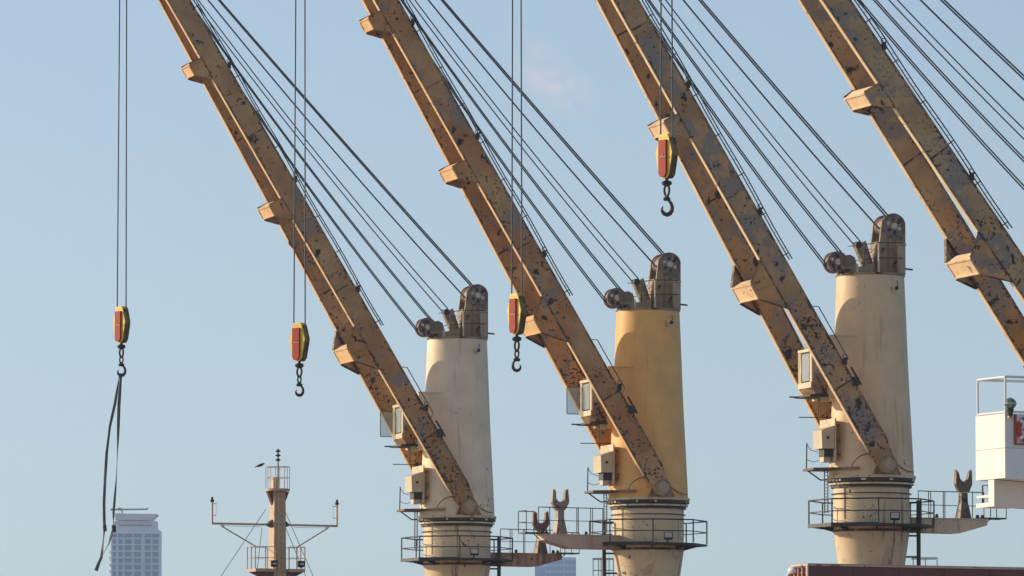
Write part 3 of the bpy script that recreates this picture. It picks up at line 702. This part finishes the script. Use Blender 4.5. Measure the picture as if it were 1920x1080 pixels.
ribbon([(224, 702), (222, 716), (216, 755), (206, 800), (200, 850), (197, 900), (195, 945), (196, 990), (193, 1020), (190, 1045)], 0.13, -0.14, 1.2, -1.0).obj('strap', M['sling'], slg)
strap([(191, 1043), (185, 1056), (180, 1070)], [0.07, 0.075, 0.1], -0.04).obj('strap_end', M['sling'], slg)
strap([(213, 985), (214, 998)], 0.11, 0).obj('keeper', M['dark'], slg)
strap([(196, 985), (197, 996)], 0.1, -0.12).obj('keeper', M['dark'], slg)

# ------------------------------------------------------------------ foremast of the ship
YM = 325.0
km = YM / FPX
mast_base = W(520, 1080, YM); MX = mast_base.x
mast = empty('foremast', (MX, YM, DECK), SHIP_RZ)
tag(mast, 'tan box-section foremast with yardarms and lamp baskets, behind the cranes on the left', 'mast')
M['mast'] = paint('mast_paint', (0.56, 0.37, 0.22), spot_t=0.75, streak=0.4, streak_t=0.6, tone=0.1, seed=51)
M['mastpale'] = paint('mast_pale_paint', (0.60, 0.45, 0.30), spot_t=0.76, streak=0.4, streak_t=0.6, tone=0.1, seed=52)
def zm(py): return W(520, py, YM).z - DECK
def mp(mb, name, mat, parent=None): return mb.obj(name, mat, parent or mast)
c9 = TR.x                                            # screen foreshortening of the athwart direction
xm = lambda px: (px - 523) * km / c9
hw = 0.30
col = mp(MB().hexa([(-.42, -.38, 0), (.42, -.38, 0), (.42, .38, 0), (-.42, .38, 0)], [(-hw, -hw, zm(920)), (hw, -hw, zm(920)), (hw, hw, zm(920)), (-hw, hw, zm(920))]), 'mast_column', M['mast'])
for i in range(12):
    z = zm(930) - i * 0.34
    mp(MB().tube([(-0.02, -hw - .02 - (zm(920) - z) * 0.0095, z), (-0.02, -hw - .1 - (zm(920) - z) * 0.0095, z), (.24, -hw - .1 - (zm(920) - z) * 0.0095, z), (.24, -hw - .02 - (zm(920) - z) * 0.0095, z)], 0.013, 5), 'step_rung', M['mastpale'], col)
mp(MB().tube([(-.12, -hw - .06, zm(905)), (-.12, -hw - .16, zm(1080))], 0.035, 6), 'cable_conduit', M['mastpale'], col)
# top basket
bk = mp(MB().lathe([(0, zm(921)), (.62, zm(921)), (.62, zm(916.5)), (0, zm(916.5))], 10), 'top_platform', M['mast'])
handrail(mast, [Vector((.6 * math.cos(a), .6 * math.sin(a), zm(916.5))) for a in [2 * math.pi * i / 8 + .2 for i in range(8)]], 41 * km, M['mastpale'], closed=True, r=0.018, post_r=0.018)
for sx in (-1, 1):
    mp(MB().prism([(sx * hw, -.12, zm(922)), (sx * .58, -.12, zm(922)), (sx * hw, -.12, zm(948))], (0, .24, 0)), 'bracket', M['rust'], bk)
mp(MB().box((-.32, -.2, zm(916.4)), (.0, .2, zm(896))), 'locker', M['mastpale'], bk)
pole = mp(MB().tube([(.02, 0, zm(916.4)), (.02, 0, zm(872)), (.02, 0, zm(848))], [.05, .045, .025], 8), 'signal_pole', M['mast'])
for y in (845.5, 853.5, 862):
    mp(MB().lathe([(0, zm(y - 4)), (.05, zm(y - 3.6)), (.06, zm(y - 1.2)), (.14, zm(y - .6)), (.13, zm(y + .8)), (.05, zm(y + 2.8)), (0, zm(y + 3.4))], 12, (.02, 0, 0)), 'signal_lamp', M['dark'], pole)
# yardarms
xl, xr = xm(403), xm(633)
yd = mp(MB().bar((xl, 0, zm(984)), (xr, 0, zm(984)), .085, .10), 'yardarm', M['mast'])
for sx, x in ((-1, xl), (1, xr)):
    mp(MB().bar((x, 0, zm(985.5)), (x, 0, zm(944)), .075, .075), 'end_post', M['mast'], yd)
    mp(MB().lathe([(0, zm(934)), (.06, zm(935)), (.06, zm(939)), (.1, zm(940)), (.1, zm(944)), (0, zm(944))], 10, (x, 0, 0)), 'signal_lamp', M['dark'], yd)
    for y in (947, 969):
        mp(MB().tube([(x, 0, zm(y)), (x - sx * 8 * km, 0, zm(y))], .014, 5), 'step_peg', M['rail'], yd)
    mp(MB().tube([(x - sx * 8 * km, 0, zm(944)), (x - sx * 8 * km, 0, zm(970))], .007, 4), 'lamp_cable', M['rope'], yd)
    xa, xb = x - sx * 20 * km, (xm(484) if sx < 0 else xm(558))
    mp(MB().bar((xa, 0, zm(989)), (xb, 0, zm(1026)), .05, .06), 'brace', M['mastpale'], yd)
    mp(MB().prism([(xa - .1, -.03, zm(986.5)), (xa + .12, -.03, zm(986.5)), (xa + sx * -.05, -.03, zm(992))], (0, .06, 0)), 'brace_plate', M['mastpale'], yd)
    mp(MB().prism([(sx * hw, -.15, zm(974)), (sx * .56, -.15, zm(982)), (sx * .56, -.15, zm(986)), (sx * hw, -.15, zm(990))], (0, .3, 0)), 'yard_bracket', M['rust'], yd)
    mp(MB().tube([(xa, .02, zm(988)), (sx * .9, .02, zm(988.5))], .011, 4), 'foot_rope', M['rope'], yd)
    for x0, y0, x1, y1 in (((503 if sx < 0 else 537), 955, (421 if sx < 0 else 592), 1082), ((496 if sx < 0 else 540), 990, (486 if sx < 0 else 578), 1082)):
        a, b2 = Vector((xm(x0), .1, zm(y0))), Vector((xm(x1), .1, zm(y1))); b2 = a + (b2 - a) * 3.0
        mp(MB().tube([a, b2], .016, 5), 'guy_wire', M['rope'])
# lower basket
for sx, x0, x1 in ((-1, xm(475), xm(512)), (1, xm(537), xm(566))):
    lp = mp(MB().box((x0, -.55, zm(1073)), (x1, .55, zm(1067))), 'lower_platform', M['mast'])
    xo = x0 if sx < 0 else x1; xi = x1 if sx < 0 else x0
    handrail(mast, [Vector((xi, -.5, zm(1067))), Vector(((xi + xo) / 2, -.5, zm(1067))), Vector((xo, -.5, zm(1067))), Vector((xo, 0, zm(1067))), Vector((xo, .5, zm(1067))), Vector((xi, .5, zm(1067)))], 41 * km, M['mastpale'], r=.018, post_r=.03)
    fx = xm(506.5) if sx < 0 else xm(556.5)
    f_ = mp(MB().hexa([(fx - .17, -.75, zm(1062)), (fx + .17, -.75, zm(1062)), (fx + .15, -.6, zm(1064)), (fx - .15, -.6, zm(1064))], [(fx - .17, -.78, zm(1052)), (fx + .17, -.78, zm(1052)), (fx + .15, -.6, zm(1052)), (fx - .15, -.6, zm(1052))]).bar((fx, -.65, zm(1066)), (fx, -.65, zm(1060)), .06, .05), 'flood_light', M['dark'])
    mp(MB().box((fx - .11, -.79, zm(1059.5)), (fx + .11, -.782, zm(1056.5))), 'lamp_glass', M['lampw'], f_)
    mp(MB().prism([(sx * .36, -.3, zm(1073.3)), (xo, -.3, zm(1073.3)), (sx * .38, -.3, zm(1090))], (0, .6, 0)), 'bracket', M['rust'], lp)

# the bird just off the top basket
B0 = W(489, 872, YM - 0.6)
bm_ = bmesh.new()
sk = [((.16, 0, .075), .035), ((.11, 0, .055), .05), ((.02, 0, .01), .075), ((-.09, 0, -.035), .06), ((-.2, 0, -.075), .028), ((-.3, 0, -.10), .02)]
mbird = MB().tube([p for p, r in sk], [r for p, r in sk], 10)
mbird.tube([(.15, 0, .075), (.2, 0, .068), (.235, 0, .055)], [.02, .014, .003], 6)
for sy in (-1, 1):                # folded wings lie along the back
    mbird.tube([(.06, .05 * sy, .045), (-.08, .062 * sy, 0), (-.26, .035 * sy, -.085)], [.03, .035, .01], 6)
    mbird.tube([(.0, .025 * sy, -.05), (.015, .025 * sy, -.115)], .008, 5)
M['bird'] = plain('bird_plumage', (0.03, 0.032, 0.036), .8, 0, .4, 9)
tag(mbird.obj('bird', M['bird'], None, B0), 'small dark bird beside the top basket of the foremast', 'bird')

# ------------------------------------------------------------------ bridge wing of the ship at the right
YW = 221.0; kw = YW / FPX
WC = W(1884, 775, YW)             # near top corner of the bulwark
wing = empty('bridge_wing', (WC.x, YW, 0), SHIP_RZ)
tag(wing, 'white bridge wing with rails at the right edge, one side in bright sun', 'ship superstructure')
zw = lambda py: W(1884, py, YW).z
FA = 48 * kw / TR.y               # fore-and-aft depth of the wing, seen foreshortened
def wp(mb, name, mat, parent=None): return mb.obj(name, mat, parent or wing)
LW = 9.0
blw = wp(MB().box((0, 0, zw(839.2)), (LW, FA, zw(775))), 'bulwark', M['white'])
wp(MB().prism([(0, 0, zw(839.9)), (LW, 0, zw(839.9)), (LW, 0, zw(925)), (0, 0, zw(896))], (0, FA, 0)), 'wing_body', M['white'])
wp(MB().box((.02, .02, zw(839.9)), (LW - .1, FA - .02, zw(839.2))), 'panel_joint', M['dark'], blw)
# haunch under the wing
M['wingbeige'] = paint('wing_bounce_paint', (0.80, 0.70, 0.56), spot_t=0.78, streak=.2, tone=.08, seed=61)  # beige lightened for bounce off the sunlit deck, put into the colour
hb_ = wp(MB().prism([(.0, .75, zw(897)), (LW, .75, zw(926)), (LW, .75, zw(975)), (1.4, .75, zw(951)), (.0, .75, zw(948))], (0, 0.02, 0)), 'haunch_plate', M['wingbeige'])
wp(MB().prism([(.001, .772, zw(897)), (LW - .1, .772, zw(926)), (LW - .1, .772, zw(974)), (1.4, .772, zw(950.5)), (.001, .772, zw(947.5))], (0, FA * .58 - .774, 0)), 'haunch', M['white'], hb_)
wp(MB().box((.001, FA * .58, zw(948)), (1.2, FA, zw(939.5))), 'haunch_ledge', M['white'], hb_)
bt = wp(MB().tube([(.10, FA * .66, zw(939.6)), (.10, FA * .66, zw(906)), (.10, FA * .86, zw(906)), (.10, FA * .86, zw(939.6))], .032, 6), 'ladder_hoop', M['dark'])
wp(MB().box((.0, FA * .60, zw(930)), (.3, FA * .98, zw(925))), 'hoop_step', M['white'], bt)
# rails
hw_ = zw(706) - zw(775)
pts = [Vector((LW - .1, .06, zw(775))), Vector((3.2, .06, zw(775))), Vector((.06, .06, zw(775))), Vector((.06, FA - .06, zw(775))), Vector((LW - .1, FA - .06, zw(775)))]
rr = MB()
for a, c in zip(pts, pts[1:]):
    rr.tube([a + Vector((0, 0, hw_)), c + Vector((0, 0, hw_))], .045, 8)
    rr.tube([a + Vector((0, 0, .06)), c + Vector((0, 0, .06))], .04, 8)
rl = wp(rr, 'guard_rail', M['white'])
pm = MB().tube([(0, 0, 0), (0, 0, hw_)], .04, 8).mesh('post')
for p in pts: link('post', pm, M['white'], rl, p)
# lamp with guard on the corner
M['lampgreen'] = plain('lamp_dome_green', (0.20, 0.26, 0.20), .35, 0, .3, 8)
lc = Vector((.12, -.16, zw(757)))
lm = wp(MB().ball(lc, .20, 16, (1.1, 1, .92)), 'wing_lamp', M['lampgreen'])
wp(MB().tube([lc + Vector((.225 * math.cos(a), 0, .19 * math.sin(a))) for a in [i * math.pi / 12 for i in range(24)]], .012, 5, True), 'lamp_guard', M['white'], lm)
wp(MB().tube([lc + Vector((0, .21 * math.cos(a), .19 * math.sin(a))) for a in [i * math.pi / 12 for i in range(24)]], .012, 5, True), 'lamp_guard', M['dark'], lm)
wp(MB().tube([lc + Vector((.225 * math.cos(a), .21 * math.sin(a), 0)) for a in [i * math.pi / 12 for i in range(24)]], .014, 5, True), 'lamp_guard', M['white'], lm)
wp(MB().lathe([(0, lc.z - .18), (.13, lc.z - .18), (.10, lc.z - .28), (.07, lc.z - .42), (0, lc.z - .42)], 12, (lc.x, lc.y, 0)), 'lamp_foot', M['dark'], lm)
wp(MB().box((lc.x - .06, -.18, lc.z - .50), (lc.x + .06, -.001, lc.z - .40)), 'lamp_arm', M['jpale'], lm)
# lifebuoy in its red rack
M['buoy'] = paint('lifebuoy_red', (0.40, 0.045, 0.035), spot_t=.76, tone=.15, seed=62)
LB = Vector(((1926 - 1884) * kw / TR.x, -.10, zw(804.5)))
lbuoy = empty('lifebuoy', wing.matrix_world @ LB, SHIP_RZ)
bpy.context.view_layer.update()
lbuoy.location = Matrix.Translation(wing.location) @ Matrix.Rotation(SHIP_RZ, 4, 'Z') @ LB
tag(lbuoy, 'red lifebuoy in a red rack on the shaded side of the white bridge wing', 'lifebuoy')
MB().tube([(.36 * math.cos(a), 0, .36 * math.sin(a)) for a in [2 * math.pi * i / 32 for i in range(32)]], .085, 10, True).obj('ring', M['buoy'], lbuoy)
for a in (.78, 2.36, 3.93, 5.5):
    MB().tube([(.36 * math.cos(a + d), 0, .36 * math.sin(a + d)) for d in (-.14, 0, .14)], .091, 10).obj('white_band', M['white'], lbuoy)
rk = MB().bar((-.47, .03, .5), (-.47, .03, -.5), .07, .07).obj('rack', M['buoy'], lbuoy)
MB().bar((-.46, .06, -.5), (.5, .06, -.5), .06, .05).obj('rack_bar', M['buoy'], lbuoy)
MB().bar((-.46, .06, 0), (.5, .06, 0), .04, .03).obj('rack_bar', M['buoy'], lbuoy)

# ------------------------------------------------------------------ folded hatch cover standing on deck in front of the third crane
YH = 255.0; kh = YH / FPX
HC = W(1513, 1056, YH)
hat = empty('hatch_cover', (HC.x, YH, DECK), SHIP_RZ)
tag(hat, 'maroon steel hatch cover folded upright at the bottom right, pale worn top rim', 'hatch cover')
M['maroon'] = paint('maroon_deck_paint', (0.13, 0.040, 0.047), spot_t=.78, streak=.3, streak_t=.66, rust=(.12, .04, .03), tone=.12, seed=71)
M['rim'] = paint('pale_worn_rim', (0.55, 0.42, 0.36), patch=(0.16, .06, .05), patch_t=.58, pscale=1.4, spot_t=.7, seed=72)
M['pink'] = paint('sunlit_red_end', (0.42, 0.15, 0.12), spot_t=.72, streak=.4, tone=.15, seed=73)  # maroon lightened for the sunlit end, light put into the colour
zt = HC.z - DECK; FD = 27 * kh / TR.y
def hp(mb, name, mat, parent=None): return mb.obj(name, mat, parent or hat)
pn = hp(MB().box((.06, .0, 0), (14.5, FD, zt - .10)), 'cover_panel', M['maroon'])
hp(MB().box((.0, -.05, zt - .098), (14.5, FD + .03, zt - .035)), 'top_rim', M['rim'], pn)
hp(MB().box((.03, -.02, zt - .033), (14.5, FD, zt)), 'rubber_seal', M['jpale'], pn)
hp(MB().box((-.0, -.03, 0), (.057, .10, zt - .10)), 'corner_post', M['rim'], pn)
for i in range(4):
    y = .22 + i * (FD - .3) / 3
    hp(MB().box((-.09, y, 0), (.056, y + .07, zt - .16 - .03 * i)), 'end_rib', M['pink'], pn)
hp(MB().box((-.02, .12, zt - .40), (.056, FD, zt - .32)), 'end_flange', M['pink'], pn)
hp(MB().tube([(-.05, .25, zt - .14), (-.08, FD * .55, zt - .17), (-.1, FD * .8, zt - .2)], .035, 8), 'hydraulic_hose', M['dark'], pn)
hp(MB().ball((-.10, FD * .78, zt - .25), .17, 14, (1, 1.6, .9)), 'hinge_cap', M['white'], pn)
hp(MB().tube([(-.1, FD * .95, zt - .3), (-.12, FD * 1.1, zt - .5), (-.12, FD * 1.12, zt - 2)], .06, 8), 'lift_arm', M['white'], pn)
for i in range(1, 7):
    hp(MB().box((i * 2.05, -.025, 0), (i * 2.05 + .012, -.002, zt - .11)), 'plate_joint', M['hull'], pn)

# deck railings that just show above the bottom of the frame
def deck_rail(px0, px1, pytop, Y, posts, label):
    a, c = W(px0, pytop, Y), W(px1, pytop, Y)
    st = empty('deck_railing', (a.x, Y, DECK)); tag(st, label, 'railing')
    h = a.z - DECK
    w_ = c.x - a.x
    ph_ = MB().box((-.4, -1.2, 0), (w_ + .4, 1.6, h - 1.15)).obj('winch_house', M['jpale'], st)
    m = MB()
    for z in (h, h - .55): m.tube([(0, 0, z), (w_, 0, z)], .02, 6)
    for z in (h,): m.tube([(0, 0, z), (0, 1.3, z), (w_, 1.3, z), (w_, 0, z)], .02, 6)
    r_ = m.obj('rails', M['railgrey'], st)
    pm = MB().tube([(0, 0, h - 1.15), (0, 0, h)], .02, 6).mesh('post')
    for p, yy in posts: link('post', pm, M['railgrey'], r_, ((p - px0) / (px1 - px0) * w_, yy, 0))
M['railgrey'] = plain('grey_rail', (0.14, 0.16, 0.16), .6)
deck_rail(1112, 1150, 1047, 300, [(1112, 0), (1123, 1.3), (1127, 0), (1137, 1.3), (1142, 0), (1150, 0)], 'thin grey railing at the bottom edge, left of the ochre crane pedestal')
deck_rail(1712, 1757, 1046, 275, [(1712, 0), (1735, 0), (1757, 0)], 'low thin railing above the maroon hatch cover, right of the buff crane pedestal')

# ------------------------------------------------------------------ far city towers
YB = 3500.0; kb = YB / FPX
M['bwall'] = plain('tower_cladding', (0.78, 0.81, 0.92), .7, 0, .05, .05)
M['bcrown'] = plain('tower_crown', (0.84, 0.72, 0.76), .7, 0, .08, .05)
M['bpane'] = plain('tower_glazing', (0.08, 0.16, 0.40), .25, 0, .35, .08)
M['bcrane'] = plain('gantry_steel', (0.06, 0.07, 0.09), .7)
def zb(py, Y=YB): return W(960, py, Y).z
tl = W(251, 1080, YB)
tw = empty('office_tower', (tl.x, YB, 0))
tag(tw, 'hazy grid-fronted high-rise with flat flared crown and roof gantry, bottom left', 'building')
xb = lambda px: (px - 251) * kb
def bp_(mb, name, mat, parent=None): return mb.obj(name, mat, parent or tw)
wl_ = bp_(MB().box((xb(208), 0, 0), (xb(298.5), 24, zb(994))), 'wall', M['bwall'])
rows = [(1000, 1007.5)] + [(1011 + 12.1 * i, 1019.5 + 12.1 * i) for i in range(9)]
cols = [(211, 217), (222, 229.5), (234, 246.5), (251.5, 264), (272, 282), (286, 296.5)]
pan = {}
for ri, (y0, y1) in enumerate(rows):
    for ci, (x0, x1) in enumerate(cols):
        if ri == 0: x0, x1 = x0 - .8, x1 + 1.5
        key = (round(x1 - x0, 1), round(y1 - y0, 1))
        if key not in pan: pan[key] = MB().box((0, -.25, 0), ((x1 - x0) * kb, .2, (y1 - y0) * kb)).mesh('window_pane')
        link('window_pane', pan[key], M['bpane'], wl_, (xb(x0), 0, zb(y1)))
for i in range(11):               # floor bands stand proud of the glazing
    y = 1008.3 + 12.1 * i if i else 998.5
    bp_(MB().box((xb(207.5), -.7, zb(y + 2.4)), (xb(299), -.02, zb(y + .2))), 'floor_band', M['bwall'], wl_)
for i in range(10):               # rounded balconies on the left side
    y = 1038 + 12.1 * i
    bp_(MB().lathe([(0, zb(y)), (1.7, zb(y)), (2.2, zb(y - 6)), (0, zb(y - 6))], 14, (xb(208), 6, 0)), 'balcony', M['bwall'], wl_)
bp_(MB().box((xb(265.5), -.6, 0), (xb(270.5), -.021, zb(1004))), 'pier', M['bwall'], wl_)
cr = bp_(MB().box((xb(213), 1, zb(993.9)), (xb(292), 22, zb(976.5))), 'crown', M['bcrown'])
bp_(MB().box((xb(224), .6, zb(986)), (xb(284), .98, zb(983.5))), 'crown_slot', M['bpane'], cr)
bp_(MB().prism([(xb(216), -1, zb(975.2)), (xb(282), -1, zb(975.2)), (xb(294), -1, zb(964)), (xb(215), -1, zb(962.5))], (0, 22, 0)), 'crown_slab', M['bcrown'], cr)
gt = bp_(MB().tube([(xb(207), 5, zb(954.5)), (xb(228), 5, zb(954.5)), (xb(275), 5, zb(953.8)), (xb(275.5), 5, zb(951))], .45, 6), 'roof_gantry', M['bcrane'])
bp_(MB().box((xb(219), 4, zb(956.5)), (xb(226.5), 6, zb(951.5))), 'gantry_cabin', M['bcrane'], gt)
bp_(MB().tube([(xb(227.5), 5, zb(963)), (xb(227.5), 5, zb(955))], .4, 6), 'gantry_mast', M['bcrane'], gt)
bp_(MB().box((xb(206), 4.4, zb(957)), (xb(209), 5.6, zb(952.5))), 'counterweight', M['bcrane'], gt)

YC = 4000.0; kc = YC / FPX
bl = W(1042, 1080, YC)
t2 = empty('distant_tower', (bl.x, YC, 0)); tag(t2, 'pale blue hazy tower block behind the rusty arm, bottom centre', 'building')
xc = lambda px: (px - 1042) * kc
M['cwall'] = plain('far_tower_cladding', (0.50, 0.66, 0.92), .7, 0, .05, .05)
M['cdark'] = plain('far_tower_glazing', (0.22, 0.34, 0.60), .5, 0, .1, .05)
def cp(mb, name, mat, parent=None): return mb.obj(name, mat, parent or t2)
w2 = cp(MB().box((xc(1022), 0, 0), (xc(1080), 30, zb(1045, YC))), 'wall', M['cwall'])
cp(MB().box((xc(1003), 4, 0), (xc(1021.9), 26, zb(1058, YC))), 'side_wing', M['cdark'], w2)
for i in range(6):
    y = 1051 + i * 11.5
    cp(MB().box((xc(1023.5), -.3, zb(y + 6.5, YC)), (xc(1056), .1, zb(y, YC))), 'window_band', M['cdark'], w2)
    cp(MB().box((xc(1059), -.3, zb(y + 6.5, YC)), (xc(1079), .1, zb(y, YC))), 'window_band', M['cdark'], w2)

# ------------------------------------------------------------------ haze over the harbour
hz = bpy.data.materials.new('haze_air'); hz.use_nodes = True
hn, hl = hz.node_tree.nodes, hz.node_tree.links; hn.clear()
ho = hn.new('ShaderNodeOutputMaterial'); hv = hn.new('ShaderNodeVolumePrincipled')
hv.inputs['Color'].default_value = (0.68, 0.84, 1.0, 1); hv.inputs['Density'].default_value = 1.1e-4; hv.inputs['Anisotropy'].default_value = 0.2
hl.new(hv.outputs[0], ho.inputs['Volume'])
tag(MB().box((-6100, -6100, -1), (6100, 6100, 190)).obj('haze', hz), kind='stuff')
